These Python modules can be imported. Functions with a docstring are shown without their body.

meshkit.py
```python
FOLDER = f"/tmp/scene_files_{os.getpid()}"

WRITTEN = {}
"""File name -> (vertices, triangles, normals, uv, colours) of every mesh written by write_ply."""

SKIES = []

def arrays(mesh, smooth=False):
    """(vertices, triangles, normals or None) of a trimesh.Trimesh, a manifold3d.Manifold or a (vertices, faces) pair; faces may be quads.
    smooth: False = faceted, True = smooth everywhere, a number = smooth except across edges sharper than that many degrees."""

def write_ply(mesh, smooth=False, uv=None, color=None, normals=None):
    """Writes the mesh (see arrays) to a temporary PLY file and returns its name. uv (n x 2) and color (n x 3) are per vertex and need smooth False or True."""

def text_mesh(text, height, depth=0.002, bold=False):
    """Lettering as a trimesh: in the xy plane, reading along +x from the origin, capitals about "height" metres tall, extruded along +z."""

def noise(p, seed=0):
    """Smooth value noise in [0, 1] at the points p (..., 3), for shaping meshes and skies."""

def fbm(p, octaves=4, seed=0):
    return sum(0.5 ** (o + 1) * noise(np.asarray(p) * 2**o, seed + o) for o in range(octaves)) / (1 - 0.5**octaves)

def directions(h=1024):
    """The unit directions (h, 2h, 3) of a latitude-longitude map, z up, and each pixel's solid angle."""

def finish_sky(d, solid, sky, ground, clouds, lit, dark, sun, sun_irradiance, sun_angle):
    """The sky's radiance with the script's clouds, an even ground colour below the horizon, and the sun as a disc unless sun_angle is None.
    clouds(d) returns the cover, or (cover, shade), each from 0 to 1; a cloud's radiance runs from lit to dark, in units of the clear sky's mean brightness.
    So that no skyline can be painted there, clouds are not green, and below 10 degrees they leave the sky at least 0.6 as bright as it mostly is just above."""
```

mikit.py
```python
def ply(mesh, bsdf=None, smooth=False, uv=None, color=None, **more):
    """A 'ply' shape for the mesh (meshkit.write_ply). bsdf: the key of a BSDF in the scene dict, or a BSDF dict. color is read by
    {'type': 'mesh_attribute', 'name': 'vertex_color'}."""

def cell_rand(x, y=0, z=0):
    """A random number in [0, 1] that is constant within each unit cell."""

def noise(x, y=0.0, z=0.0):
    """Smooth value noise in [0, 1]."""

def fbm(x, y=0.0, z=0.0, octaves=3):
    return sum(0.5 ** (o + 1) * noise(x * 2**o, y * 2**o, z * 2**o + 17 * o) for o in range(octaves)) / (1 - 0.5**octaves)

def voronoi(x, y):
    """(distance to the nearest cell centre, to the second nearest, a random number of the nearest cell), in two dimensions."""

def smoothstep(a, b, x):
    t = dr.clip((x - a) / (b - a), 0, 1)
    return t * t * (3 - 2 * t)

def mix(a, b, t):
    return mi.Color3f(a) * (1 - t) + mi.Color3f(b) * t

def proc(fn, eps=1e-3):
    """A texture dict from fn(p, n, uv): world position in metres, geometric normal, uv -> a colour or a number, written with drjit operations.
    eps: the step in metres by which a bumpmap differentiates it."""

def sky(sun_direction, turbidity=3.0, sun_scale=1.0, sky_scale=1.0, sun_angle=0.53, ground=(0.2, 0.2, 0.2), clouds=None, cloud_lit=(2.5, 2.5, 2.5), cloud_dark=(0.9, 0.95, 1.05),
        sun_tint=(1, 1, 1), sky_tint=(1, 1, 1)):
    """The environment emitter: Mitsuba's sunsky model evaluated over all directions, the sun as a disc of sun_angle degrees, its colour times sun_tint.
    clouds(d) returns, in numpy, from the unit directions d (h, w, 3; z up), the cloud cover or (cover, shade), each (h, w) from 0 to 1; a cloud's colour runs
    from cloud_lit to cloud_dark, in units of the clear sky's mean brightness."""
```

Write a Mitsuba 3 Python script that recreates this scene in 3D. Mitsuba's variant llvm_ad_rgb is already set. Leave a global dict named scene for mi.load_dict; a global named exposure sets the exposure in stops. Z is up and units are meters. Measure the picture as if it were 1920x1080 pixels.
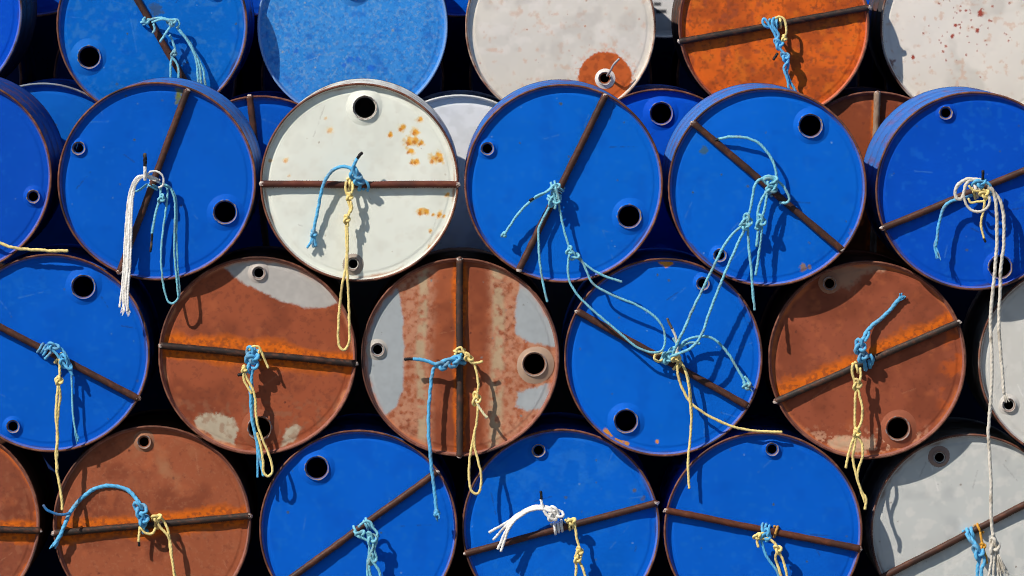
import math
import numpy as np, shapely, trimesh
from scipy.spatial import Delaunay
import mitsuba as mi, mikit, meshkit

T = mi.ScalarTransform4f
scene, labels = {}, {}

# ------------------------------------------------------------------ camera, sky, exposure
W_PX, S, D = 1920.0, 636.0, 24.0            # photo width, photo pixels per metre on the plane y = 0, camera distance
VX, VY = 870.0, -106.0                      # where the drum axes vanish in the photo
X0 = (VX - 960.0) / S                       # camera position (lens shifted, looking along +y)
GROUND_PX = 1275.0
Z0 = (GROUND_PX - VY) / S
scene['camera'] = {
    'type': 'perspective', 'fov_axis': 'x', 'fov': math.degrees(2 * math.atan(W_PX / 2 / (S * D))),
    'near_clip': 1.0, 'far_clip': 6000.0,
    'principal_point_offset_x': (960.0 - VX) / 1920.0, 'principal_point_offset_y': (540.0 - VY) / 1080.0,
    'to_world': T().look_at(origin=[X0, -D, Z0], target=[X0, 0, Z0], up=[0, 0, 1]),
}
SUN = (-0.82, -0.76, 1.02)
scene['sky'] = mikit.sky(SUN, turbidity=3.0, ground=(0.14, 0.13, 0.12), sun_tint=(0.95, 1.04, 1.26), sky_scale=0.75)
exposure = 1.72
K = 0.95                                    # sunlit white on the drum ends: picture value / albedo


def P(px, py, p=0.0):
    """World point that lies p metres in front of the plane y = 0 and shows at the photo's pixel (px, py)."""
    s = (D - p) / (D * S)
    return np.array([X0 + (px - VX) * s, -p, Z0 - (py - VY) * s])


def lin(rgb):
    c = np.asarray(rgb, float) / 255
    return np.where(c <= 0.04045, c / 12.92, ((c + 0.055) / 1.055) ** 2.4)


def alb(rgb):
    return np.clip(lin(rgb) / K, 0.0015, 0.85)


# ------------------------------------------------------------------ materials
VC = {'type': 'mesh_attribute', 'name': 'vertex_color'}
ROUGH = mikit.proc(lambda p, n, uv: 0.42 + 0.25 * mikit.fbm(p.x * 9, p.y * 9, p.z * 9))


def two(b):
    return {'type': 'twosided', 'bsdf': b}


scene['paint'] = two({'type': 'principled', 'base_color': VC, 'roughness': ROUGH, 'specular': 0.07})
scene['matt_paint'] = two({'type': 'principled', 'base_color': VC, 'roughness': 0.62, 'specular': 0.3})
scene['rust'] = two({'type': 'principled', 'base_color': VC, 'roughness': 0.75, 'specular': 0.25})
scene['rusty_bar'] = two({'type': 'principled', 'base_color': VC, 'roughness': 0.55, 'specular': 0.28})
scene['fibre'] = two({'type': 'principled', 'base_color': VC, 'roughness': 0.6, 'specular': 0.3, 'sheen': 0.3})
scene['bare_steel'] = two({'type': 'principled', 'base_color': VC, 'roughness': 0.45, 'specular': 0.6})
scene['concrete'] = two({'type': 'diffuse', 'reflectance': mikit.proc(
    lambda p, n, uv: mikit.mix((0.13, 0.125, 0.115), (0.20, 0.19, 0.175), mikit.fbm(p.x * 1.7, p.y * 1.7, 0.3, 5)))})
scene['timber'] = two({'type': 'diffuse', 'reflectance': mikit.proc(
    lambda p, n, uv: mikit.mix((0.09, 0.06, 0.04), (0.17, 0.12, 0.08), mikit.fbm(p.x * 3, p.y * 60, p.z * 60, 3)))})


def ns(p, f, seed=0, octaves=3):
    p = np.asarray(p, float)
    return meshkit.fbm(p * f + 31.7 * seed, octaves, seed)


def sstep(a, b, x):
    t = np.clip((x - a) / (b - a), 0, 1)
    return t * t * (3 - 2 * t)


def mixc(c, d, m):
    return c * (1 - m[:, None]) + np.asarray(d) * m[:, None]


# ------------------------------------------------------------------ keys, labels
used = {}


def numbered(name):
    n = used.get(name, 0)
    used[name] = n + 1
    return name if n == 0 else f'{name}_{n:03d}'


def add(parent, name, shape):
    key = numbered(f'{parent}__{name}')
    scene[key] = shape
    return key


def tag(key, label, cat, group=None):
    labels[key] = {'label': label, 'category': cat}
    if group:
        labels[key]['group'] = group


# ------------------------------------------------------------------ mesh helpers
def lathe(profile, nt):
    """(r, y) profile revolved round the y axis."""
    pr = np.asarray(profile, float)
    a = np.linspace(0, 2 * np.pi, nt, endpoint=False)
    v = np.stack([pr[:, None, 0] * np.cos(a), np.repeat(pr[:, 1:2], nt, 1), pr[:, None, 0] * np.sin(a)], -1).reshape(-1, 3)
    i, j = np.meshgrid(np.arange(len(pr) - 1), np.arange(nt), indexing='ij')
    q = np.stack([i * nt + j, i * nt + (j + 1) % nt, (i + 1) * nt + (j + 1) % nt, (i + 1) * nt + j], -1).reshape(-1, 4)
    return v, np.vstack([q[:, [0, 1, 2]], q[:, [0, 2, 3]]])


def tube(points, radius, nv=12, twist=None, lobes=3, depth=0.0, seed=0):
    """A closed tube along the points; with twist (turns per metre) and depth it is a laid rope of three strands."""
    c = np.asarray(points, float)
    n = len(c)
    t = np.gradient(c, axis=0)
    t /= np.maximum(np.linalg.norm(t, axis=1, keepdims=True), 1e-12)
    u = np.zeros_like(c)
    a = np.cross(t[0], [0.31, 0.92, 0.23])
    u[0] = a / np.linalg.norm(a)
    for k in range(1, n):
        a = u[k - 1] - t[k] * (u[k - 1] @ t[k])
        u[k] = a / max(np.linalg.norm(a), 1e-9)
    w = np.cross(t, u)
    s = np.concatenate([[0], np.cumsum(np.linalg.norm(np.diff(c, axis=0), axis=1))])
    th = np.linspace(0, 2 * np.pi, nv, endpoint=False)
    rad = np.broadcast_to(np.asarray(radius, float), (n,))[:, None]
    ph = 2 * np.pi * (twist or 0) * s[:, None]
    rr = rad * (1 - depth + depth * np.abs(np.cos(lobes / 2 * (th[None] - ph))) * 1.3)
    v = c[:, None] + rr[..., None] * (np.cos(th)[None, :, None] * u[:, None] + np.sin(th)[None, :, None] * w[:, None])
    v = v.reshape(-1, 3)
    i, j = np.meshgrid(np.arange(n - 1), np.arange(nv), indexing='ij')
    q = np.stack([i * nv + j, i * nv + (j + 1) % nv, (i + 1) * nv + (j + 1) % nv, (i + 1) * nv + j], -1).reshape(-1, 4)
    f = [q[:, [0, 1, 2]], q[:, [0, 2, 3]]]
    k = np.arange(nv)
    f.append(np.stack([k * 0 + len(v), (k + 1) % nv, k], 1))
    f.append(np.stack([k * 0 + len(v) + 1, (n - 1) * nv + k, (n - 1) * nv + (k + 1) % nv], 1))
    v = np.vstack([v, c[0] - t[0] * rad[0] * 0.5, c[-1] + t[-1] * rad[-1] * 0.5])
    return v, np.vstack(f)


def spline(pts, step):
    """Catmull-Rom through the points, resampled evenly."""
    p = np.asarray(pts, float)
    if len(p) == 2:
        p = np.array([p[0], (p[0] + p[1]) / 2, p[1]])
    q = np.vstack([2 * p[0] - p[1], p, 2 * p[-1] - p[-2]])
    out = []
    for k in range(1, len(q) - 2):
        t = np.linspace(0, 1, 24, endpoint=False)[:, None]
        a, b, c, d = q[k - 1:k + 3]
        out.append(0.5 * (2 * b + (c - a) * t + (2 * a - 5 * b + 4 * c - d) * t**2 + (3 * b - a - 3 * c + d) * t**3))
    out = np.vstack(out + [p[-1:]])
    s = np.concatenate([[0], np.cumsum(np.linalg.norm(np.diff(out, axis=0), axis=1))])
    m = max(4, int(s[-1] / step) + 1)
    g = np.linspace(0, s[-1], m)
    return np.stack([np.interp(g, s, out[:, k]) for k in range(3)], 1)


def merge(parts):
    v, f, n = [], [], 0
    for a, b in parts:
        v.append(a)
        f.append(b + n)
        n += len(a)
    return np.vstack(v), np.vstack(f)


# ------------------------------------------------------------------ setting
scene['ground'] = mikit.ply((np.array([[-800, -800, 0], [800, -800, 0], [800, 800, 0], [-800, 800, 0.0]]), np.array([[0, 1, 2], [0, 2, 3]])), 'concrete')
labels['ground'] = {'kind': 'structure', 'label': 'pale concrete yard'}

# ------------------------------------------------------------------ drum pieces
R, RB, LEN, RECESS = 0.2925, 0.2872, 0.88, 0.0175


def hoop(y, h=0.0045, w=0.014):
    return [(RB, y - w), (RB + h * .6, y - w * .5), (RB + h, y - w * .2), (RB + h, y + w * .2), (RB + h * .6, y + w * .5), (RB, y + w)]


def body_profile(rib=.0006):
    pr = [(RB + .002, .009), (RB, .016)]
    for k in range(4):
        y = .045 + k * .022
        pr += [(RB, y - .009), (RB + rib, y), (RB, y + .009)]
    for y in (.30, .58):
        pr += hoop(y)
    for k in range(4):
        y = LEN - .111 + k * .022
        pr += [(RB, y - .009), (RB + rib, y), (RB, y + .009)]
    return pr + [(RB, LEN - .016), (RB + .002, LEN - .009), (RB + .004, LEN - .004), (RB, LEN), (RB - .006, LEN - .003), (RB - .006, LEN - .016)]


BODY = lathe(body_profile(), 112)
BODY_RIBBED = lathe(body_profile(.0026), 112)
BODY_LITE = lathe(body_profile(), 56)


def chime_profile():
    a = np.linspace(-0.35 * np.pi, 1.0 * np.pi, 10)
    return [(RB + .0017 + .0034 * np.cos(t), .0040 - .0040 * np.sin(t)) for t in a] + [(RB - .0021, .0060), (RB - .0030, .0100), (RB - .0048, RECESS - .0026), (RB - .0064, RECESS - .0002), (RB - .0064, RECESS + .003)]


CHIME = lathe(chime_profile(), 180)
BACK = lathe([(RB - .006, LEN - .016), (0.15, LEN - .014), (0.0001, LEN - .014)], 56)


def paint_body(v, rgb, seed, rusty=0.35):
    c = np.tile(alb(rgb), (len(v), 1))
    n1, n2 = ns(v, 5, seed), ns(v, 45, seed + 1)
    c *= (0.85 + 0.3 * n1)[:, None]
    c = mixc(c, alb((112, 62, 40)), sstep(.62 - .25 * rusty, .78, n2 * .6 + n1 * .4) * .9)
    r = np.hypot(v[:, 0], v[:, 2])
    return mixc(c, alb((95, 58, 42)), sstep(RB + .002, RB + .0042, r) * sstep(.42, .6, n2) * .8)   # paint rubbed off the hoops


def paint_chime(v, rgb, seed, rusty, edge):
    inner = (v[:, 1] > .005) & (np.hypot(v[:, 0], v[:, 2]) < RB - .002)      # the wall inside the rolled edge keeps its paint
    c = np.where(inner[:, None], alb(rgb)[None] * .8 + alb((150, 158, 166))[None] * .2, alb(edge)[None])
    n1, n2 = ns(v, 11, seed), ns(v, 90, seed + 5)
    rust = mixc(np.tile(alb((98, 56, 42)), (len(v), 1)), alb((132, 88, 70)), sstep(.4, .7, n2))
    rust = mixc(rust, alb((56, 38, 34)), sstep(.5, .75, n1))
    m = sstep(1 - rusty - .12, 1 - rusty + .12, n1 * .65 + n2 * .35)
    m = np.where(inner, m * .25, m)
    return c * (1 - m[:, None]) + rust * m[:, None]


body_cache, chime_cache = {}, {}


def body_shape(rgb, variant, lite=False):
    k = (rgb, variant, lite)
    if k not in body_cache:
        v, f = BODY_LITE if lite else BODY_RIBBED if variant == 9 else BODY
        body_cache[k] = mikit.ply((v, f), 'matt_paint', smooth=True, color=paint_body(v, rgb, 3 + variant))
    return body_cache[k]


def chime_shape(rgb, variant, rusty, edge):
    k = (rgb, variant, rusty, edge)
    if k not in chime_cache:
        chime_cache[k] = mikit.ply(CHIME, 'matt_paint', smooth=True, color=paint_chime(CHIME[0], rgb, 11 + variant, rusty, edge))
    return chime_cache[k]


def head_mesh(holes, seed, step=0.0031, rad=RB - .0056):
    """The pressed drum end: a fine sheet with open holes, slightly domed and dented."""
    rng = np.random.default_rng(seed)
    n = int(rad / step) + 2
    i, j = np.meshgrid(np.arange(-n, n + 1), np.arange(-n - 10, n + 11), indexing='ij')
    p = np.stack([(i + 0.5 * (j % 2)) * step, j * step * 0.866], -1).reshape(-1, 2)
    p += rng.uniform(-.08, .08, p.shape) * step
    keep = np.hypot(*p.T) < rad - step * .5
    for (hx, hy, hr) in holes:
        keep &= np.hypot(p[:, 0] - hx, p[:, 1] - hy) > hr + step * .5
    a = np.linspace(0, 2 * np.pi, int(2 * np.pi * rad / step), endpoint=False)
    pts = [p[keep], rad * np.stack([np.cos(a), np.sin(a)], 1)]
    for (hx, hy, hr) in holes:
        b = np.linspace(0, 2 * np.pi, max(14, int(2 * np.pi * hr / step)), endpoint=False)
        pts.append(np.array([hx, hy]) + hr * np.stack([np.cos(b), np.sin(b)], 1))
    p = np.vstack(pts)
    f = Delaunay(p).simplices
    c = p[f].mean(1)
    ok = np.ones(len(f), bool)
    for (hx, hy, hr) in holes:
        ok &= np.hypot(c[:, 0] - hx, c[:, 1] - hy) > hr * .985
    f = f[ok]
    e1, e2 = p[f[:, 1]] - p[f[:, 0]], p[f[:, 2]] - p[f[:, 0]]
    flip = e1[:, 0] * e2[:, 1] - e1[:, 1] * e2[:, 0] < 0
    f[flip] = f[flip][:, ::-1]
    r = np.hypot(*p.T)
    q = np.c_[p, np.zeros(len(p))]
    dome = 0.0022 * (1 - (r / rad) ** 2) + 0.0016 * sstep(rad - .014, rad - .020, r)
    dent = (ns(q, 5, seed, 2) - .5) * .009 * sstep(0, .07, rad - r)
    return np.c_[p[:, 0], RECESS - dome - dent, p[:, 1]], f, p, (ns(q, 5, seed, 2) - .5) * .010, dome


# ------------------------------------------------------------------ what is on the drum ends (local u right, v up, metres)
def sdpoly(p, poly):
    g = shapely.Polygon(poly).buffer(0)
    d = shapely.distance(g.boundary, shapely.points(p))
    return np.where(shapely.contains_xy(g, p[:, 0], p[:, 1]), -d, d)


class Face:
    """Colours of one drum end, per vertex."""

    def __init__(self, p, rgb, seed, tone=.16):
        self.p, self.seed = p, seed
        self.q = np.c_[p, np.full(len(p), seed * 1.37)]
        self.r = np.hypot(*p.T)
        self.c = np.tile(alb(rgb), (len(p), 1)) * (1 - tone / 2 + tone * ns(self.q, 7, seed))[:, None]

    def n(self, f, k=0, octaves=3):
        return ns(self.q, f, self.seed + k, octaves)

    def over(self, rgb, m, vary=.2):
        col = alb(rgb)[None] * (1 - vary / 2 + vary * self.n(70, 8))[:, None]
        self.c = self.c * (1 - m[:, None]) + col * m[:, None]

    def spot(self, u, v, r, rgb, a=.95):
        d = np.hypot(self.p[:, 0] - u, self.p[:, 1] - v) + (self.n(110, 3) - .5) * r * 1.8
        self.over(rgb, sstep(r * 1.15, r * .65, d) * a, .5)

    def patch(self, poly, rgb, rough=.012, soft=.004, a=1.0):
        d = sdpoly(self.p, poly) + (self.n(28, 4) - .5) * rough * 2 + (self.n(170, 5) - .5) * rough * 1.5
        self.over(rgb, sstep(soft, -soft, d) * a)

    def mottle(self, rgb, f, lo, hi, a=1.0, where=1.0, k=0):
        self.over(rgb, sstep(lo, hi, self.n(f, 20 + k, 4)) * a * where)

    def specks(self, count, rgb, rmin, rmax, k=0, within=.27):
        rng = np.random.default_rng(self.seed * 31 + k)
        for _ in range(count):
            a, d = rng.uniform(0, 2 * np.pi), within * math.sqrt(rng.uniform(0, 1))
            self.spot(d * math.cos(a), d * math.sin(a), rng.uniform(rmin, rmax) , rgb, rng.uniform(.4, .95))

    def scratches(self, count, rgb, k=0, a=.5):
        rng = np.random.default_rng(self.seed * 57 + k)
        for _ in range(count):
            o, an, ln = rng.uniform(-.25, .25, 2), rng.uniform(0, np.pi), rng.uniform(.02, .11)
            t = np.array([math.cos(an), math.sin(an)])
            s, w = (self.p - o) @ t, (self.p - o) @ np.array([-t[1], t[0]]) + .02 * ((self.p - o) @ t) ** 2
            m = sstep(.0024, .0008, np.abs(w)) * (np.abs(s) < ln / 2) * sstep(.35, .6, self.n(80, k + 40))
            self.over(rgb, m * a)

    def along(self, bar, rgb, up, down, lo=-1.0, hi=1.0, a=1.0):
        """Rust that has bled out on the sheet beside the welded bar."""
        b0, b1 = np.asarray(bar[0]), np.asarray(bar[1])
        t = (b1 - b0) / np.linalg.norm(b1 - b0)
        if t[0] < 0:
            t = -t
        m = (b0 + b1) / 2
        s, w = (self.p - m) @ t / (np.linalg.norm(b1 - b0) / 2), (self.p - m) @ np.array([-t[1], t[0]])
        big, fine = self.n(14, 50, 2), self.n(120, 51)
        reach = np.where(w > 0, up, down) * (.45 + 1.1 * big) * (.75 + .5 * fine)
        msk = sstep(1.1, .55, np.abs(w) / np.maximum(reach, 1e-4)) * sstep(lo - .05, lo + .05, s) * sstep(hi + .05, hi - .05, s)
        self.over(rgb, msk * a, .5)
        self.over((138, 66, 30), msk * sstep(.46, .62, fine) * .7, .3)

    def edge_rust(self, rgb, width=.012, thr=.5):
        m = sstep(0, width, self.r - (RB - .0055 - width) + (self.n(25, 60) - .55) * width * 2.2)
        self.over(rgb, m * sstep(thr - .1, thr + .1, self.n(9, 61)) * .8)


def blue(F, k=1.0):
    F.over((30, 112, 200), sstep(.58, .75, F.n(60, 1, 4)) * .25 * k)
    F.over((0, 72, 180), sstep(.55, .75, F.n(18, 2)) * .25)
    F.scratches(int(4 * k), (70, 130, 195), 1, .4)
    F.scratches(3, (35, 50, 80), 2, .5)
    F.specks(int(6 * k), (70, 85, 70), .002, .0045, 1)
    F.specks(int(5 * k), (120, 160, 200), .0015, .003, 2)
    F.edge_rust((70, 60, 70), .008, .58)


def brown(F):
    F.mottle((118, 58, 36), 10, .45, .65, .7)
    F.mottle((170, 92, 56), 26, .55, .75, .45, 1, 1)
    F.mottle((98, 52, 36), 110, .58, .72, .35, 1, 2)
    F.scratches(6, (175, 120, 90), 1, .35)
    F.specks(8, (85, 45, 32), .002, .005, 1)


DARK_STEEL = (92, 60, 46)
Y2 = -.95
drums = {}                                   # short code -> (key, p of the chime plane)
BAR_R = 0.0103


DEPTH = 0.76                                 # the shadows' lengths give the steps between drum ends under this sun


def drum(code, cx, cy, p, rgb, label, bar=None, bungs=(), decorate=None, rim=(None, .8), side=None, seed=1, bsdf='paint', group=None, bar_rgb=(70, 45, 36), weld_rgb=(196, 184, 176), fine=True):
    key = numbered('steel_drum')
    p = p * DEPTH if p > -.5 else Y2 + (p - Y2) * DEPTH if p > -1.5 else p
    drums[code] = (key, p)
    tag(key, label, 'barrel', group)
    c = P(cx, cy, p)
    s = (D - p) / (D * S)
    loc = lambda a, b: np.array([(a - cx) * s, -(b - cy) * s])
    at = T().translate(c.tolist())
    turn = at @ T().rotate([0, 1, 0], (seed * 77) % 360)
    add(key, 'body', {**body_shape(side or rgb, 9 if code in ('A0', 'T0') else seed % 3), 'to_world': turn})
    add(key, 'rear_head', {**back_shape(side or rgb), 'to_world': at})
    add(key, 'chime', {**chime_shape(rgb, seed % 4, rim[1], rim[0] or rgb), 'to_world': turn})
    holes = [(*loc(a, b), .0308 if big else .0138) for (a, b, big, *_) in bungs]
    v, f, p2, dent, dome = head_mesh(holes, seed, 0.0031 if fine else 0.0045)
    F = Face(p2, rgb, seed)
    barl = (loc(*bar[0]), loc(*bar[1])) if bar else None
    F.loc, F.bar = loc, barl
    (decorate or blue)(F)
    add(key, 'head', mikit.ply((v, f), bsdf, smooth=True, color=np.clip(F.c, .0015, .9), to_world=at))
    for (a, b, big, *opt) in bungs:
        h = loc(a, b)
        near = np.argmin(np.hypot(p2[:, 0] - h[0], p2[:, 1] - h[1]))
        base = float(v[near, 1])
        if big:
            pr = [(.058, .0010), (.051, -.0014), (.0450, -.0040), (.0402, -.0056), (.0376, -.0060), (.0370, -.0092), (.0363, -.0102), (.0352, -.0104), (.0343, -.0094), (.0310, .003), (.0314, .004), (.0306, .007), (.0314, .010), (.0306, .013), (.0306, .022)]
        else:
            pr = [(.034, .0008), (.029, -.0012), (.0245, -.0034), (.0222, -.0040), (.0214, -.0076), (.0206, -.0086), (.0194, -.0088), (.0184, -.0078), (.0140, .004), (.0142, .006), (.0136, .009), (.0136, .018)]
        bv, bf = lathe(pr, 56 if big else 36)
        bv = bv + np.array([h[0], base, h[1]])
        idx = np.argsort(np.hypot(p2[:, 0] - h[0], p2[:, 1] - h[1]))[:40]
        bc = np.tile(alb(opt[0]) if opt else F.c[idx].mean(0), (len(bv), 1)) * (.9 + .2 * ns(bv, 60, seed))[:, None]
        rr = np.hypot(bv[:, 0] - h[0], bv[:, 2] - h[1])
        n = ns(bv, 130, seed + 3)
        thread = rr < (.0347 if big else .0188)
        bc = np.where((thread & (bv[:, 1] > base - .0095))[:, None], np.where((bv[:, 1] < base - .0002)[:, None], alb((150, 134, 126))[None], alb((74, 54, 46))[None]) * (.6 + .8 * n)[:, None], bc)
        lip = ~thread & (rr < (.0372 if big else .0208)) & (n > .56)
        bc = np.where(lip[:, None], alb((136, 128, 128))[None] * (.6 + .7 * n)[:, None], bc)
        add(key, 'bung_flange' if big else 'vent_flange', mikit.ply((bv, bf), bsdf, smooth=True, color=np.clip(bc, .003, .9), to_world=at))
    if barl:
        b0, b1 = barl
        t = (b1 - b0) / np.linalg.norm(b1 - b0)
        line = np.array([[*(b0 * (1 - k) + b1 * k), 0] for k in np.linspace(0, 1, 70)])
        pts = np.stack([line[:, 0], np.full(70, .0022), line[:, 1]], 1)
        pts[:, 1] += (ns(pts, 6, seed) - .5) * .002
        pts[:, [0, 2]] += np.array([-t[1], t[0]])[None] * ((ns(pts, 4, seed + 6) - .5) * .007 * np.sin(np.linspace(0, np.pi, 70)))[:, None]
        rad = BAR_R * (1 + .24 * (ns(pts, 60, seed + 2) - .5))
        bv, bf = tube(pts, rad, 18)
        n1, n2 = ns(bv, 16, seed), ns(bv, 120, seed + 9)
        bc = np.tile(alb(bar_rgb), (len(bv), 1)) * (.75 + .5 * n1)[:, None]
        bc = mixc(bc, alb((112, 66, 44)), sstep(.5, .68, n2) * .5)
        bc = mixc(bc, alb((42, 34, 32)), sstep(.5, .7, n1) * .6)
        bk = add(key, 'bar', mikit.ply((bv, bf), 'rusty_bar', smooth=True, color=np.clip(bc, .003, .9), to_world=at))
        for e, o in ((b0, t), (b1, -t)):
            m = trimesh.creation.icosphere(subdivisions=3, radius=1.0)
            wv = np.array(m.vertices)
            wv *= (1 + .9 * (ns(wv * .01 + e[0], 140, seed) - .5))[:, None] * np.array([.0088, .0042, .0068]) * (.75 + .5 * float(ns(np.array([e[0], e[1], .3]), 41, seed)))
            wv += np.array([e[0], -.0035, e[1]]) + np.array([o[0], 0, o[1]]) * .001
            wc = mixc(np.tile(alb(weld_rgb), (len(wv), 1)) * (.55 + .6 * ns(wv, 160, seed))[:, None], alb((96, 62, 48)), sstep(.45, .6, ns(wv, 130, seed + 4)))
            k = numbered(f'{bk}__weld')
            scene[k] = mikit.ply((wv, m.faces), 'bare_steel', smooth=True, color=np.clip(wc, .003, .9), to_world=at)
    return key


back_cache = {}


def back_shape(rgb):
    if rgb not in back_cache:
        back_cache[rgb] = mikit.ply(BACK, 'matt_paint', smooth=True, color=np.tile(alb(rgb), (len(BACK[0]), 1)))
    return back_cache[rgb]


def opp(cx, cy, b):
    return (2 * cx - b[0], 2 * cy - b[1], not b[2])


def px(F, pts):
    return [tuple(F.loc(*q)) for q in pts]


# ------------------------------------------------------------------ decorations of single drums
OR = (205, 100, 14)


def dec_A2(F):
    F.over((212, 214, 202), sstep(.5, .7, F.n(40, 1)) * .4)
    F.over((206, 209, 198), sstep(.55, .7, F.n(12, 2)) * .3)
    for (a, b, r) in [(617, 245, 5), (754, 240, 6), (732, 253, 4), (778, 248, 6), (768, 266, 8), (779, 264, 6), (790, 268, 5), (768, 283, 6), (787, 223, 5), (773, 304, 5), (780, 303, 5), (814, 299, 7), (822, 293, 7), (827, 300, 5), (535, 301, 4), (506, 301, 3), (541, 330, 3), (791, 397, 7), (799, 398, 5), (812, 402, 3), (824, 402, 5), (832, 405, 3), (807, 433, 3), (805, 463, 3), (838, 365, 4), (610, 222, 3)]:
        left = a < 640
        F.spot(*F.loc(a, b), r * .0024, (224, 196, 130), .35 if left else .7)
        F.spot(*F.loc(a + r * .2, b - r * .1), r * .0015, (222, 160, 50), .5 if left else .95)
        F.spot(*F.loc(a - r * .4, b + r * .5), r * .0010, (196, 116, 30), .4 if left else .9)
    F.specks(10, (170, 160, 140), .0015, .003, 4)
    F.scratches(5, (165, 165, 155), 3, .4)
    F.edge_rust((170, 120, 85), .010, .5)


def dec_T2(F):
    F.over((95, 155, 205), sstep(.42, .62, F.n(80, 1, 4)) * .18)
    F.over((140, 170, 190), sstep(.52, .68, F.n(150, 2, 4)) * .28)
    F.over((0, 85, 180), sstep(.58, .74, F.n(30, 3, 5)) * .5)
    F.over((20, 95, 175), sstep(.56, .70, F.n(120, 4, 3)) * .5)
    for a, b, r in ((655, 112, 7), (671, 112, 6), (695, 127, 8), (645, 122, 5), (555, 95, 5)):
        F.spot(*F.loc(a, b), r / S, (10, 95, 195), .8)
    F.scratches(8, (130, 170, 200), 3, .4)
    F.specks(20, (150, 160, 160), .0015, .004, 5)


def dec_T3(F):
    F.over((222, 216, 205), sstep(.45, .65, F.n(30, 1, 4)) * .5)
    F.over((205, 172, 145), sstep(.58, .72, F.n(55, 2, 4)) * .6)
    F.over((186, 180, 168), sstep(.55, .7, F.n(16, 3)) * .5)
    F.specks(26, (185, 130, 100), .0015, .0035, 5)
    u, v = F.loc(1134, 147)
    d = np.hypot(F.p[:, 0] - u, F.p[:, 1] - v)
    F.over((215, 155, 120), sstep(.112, .085, d + (F.n(60, 6) - .5) * .05) * sstep(.5, .6, F.n(120, 7)) * .6)
    F.over((190, 90, 34), sstep(.0835, .0795, d + (F.n(150, 30) - .5) * .009))
    F.mottle((150, 66, 24), 60, .5, .65, .6, sstep(.08, .07, d))


def dec_T4(F):
    F.mottle((160, 70, 24), 14, .42, .60, .75)
    F.mottle((212, 110, 26), 30, .52, .7, .6, 1, 1)
    F.mottle((140, 66, 40), 55, .56, .7, .6, 1, 2)
    F.mottle((120, 52, 20), 130, .56, .7, .5, 1, 3)
    F.scratches(8, (110, 55, 35), 3, .5)


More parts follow.
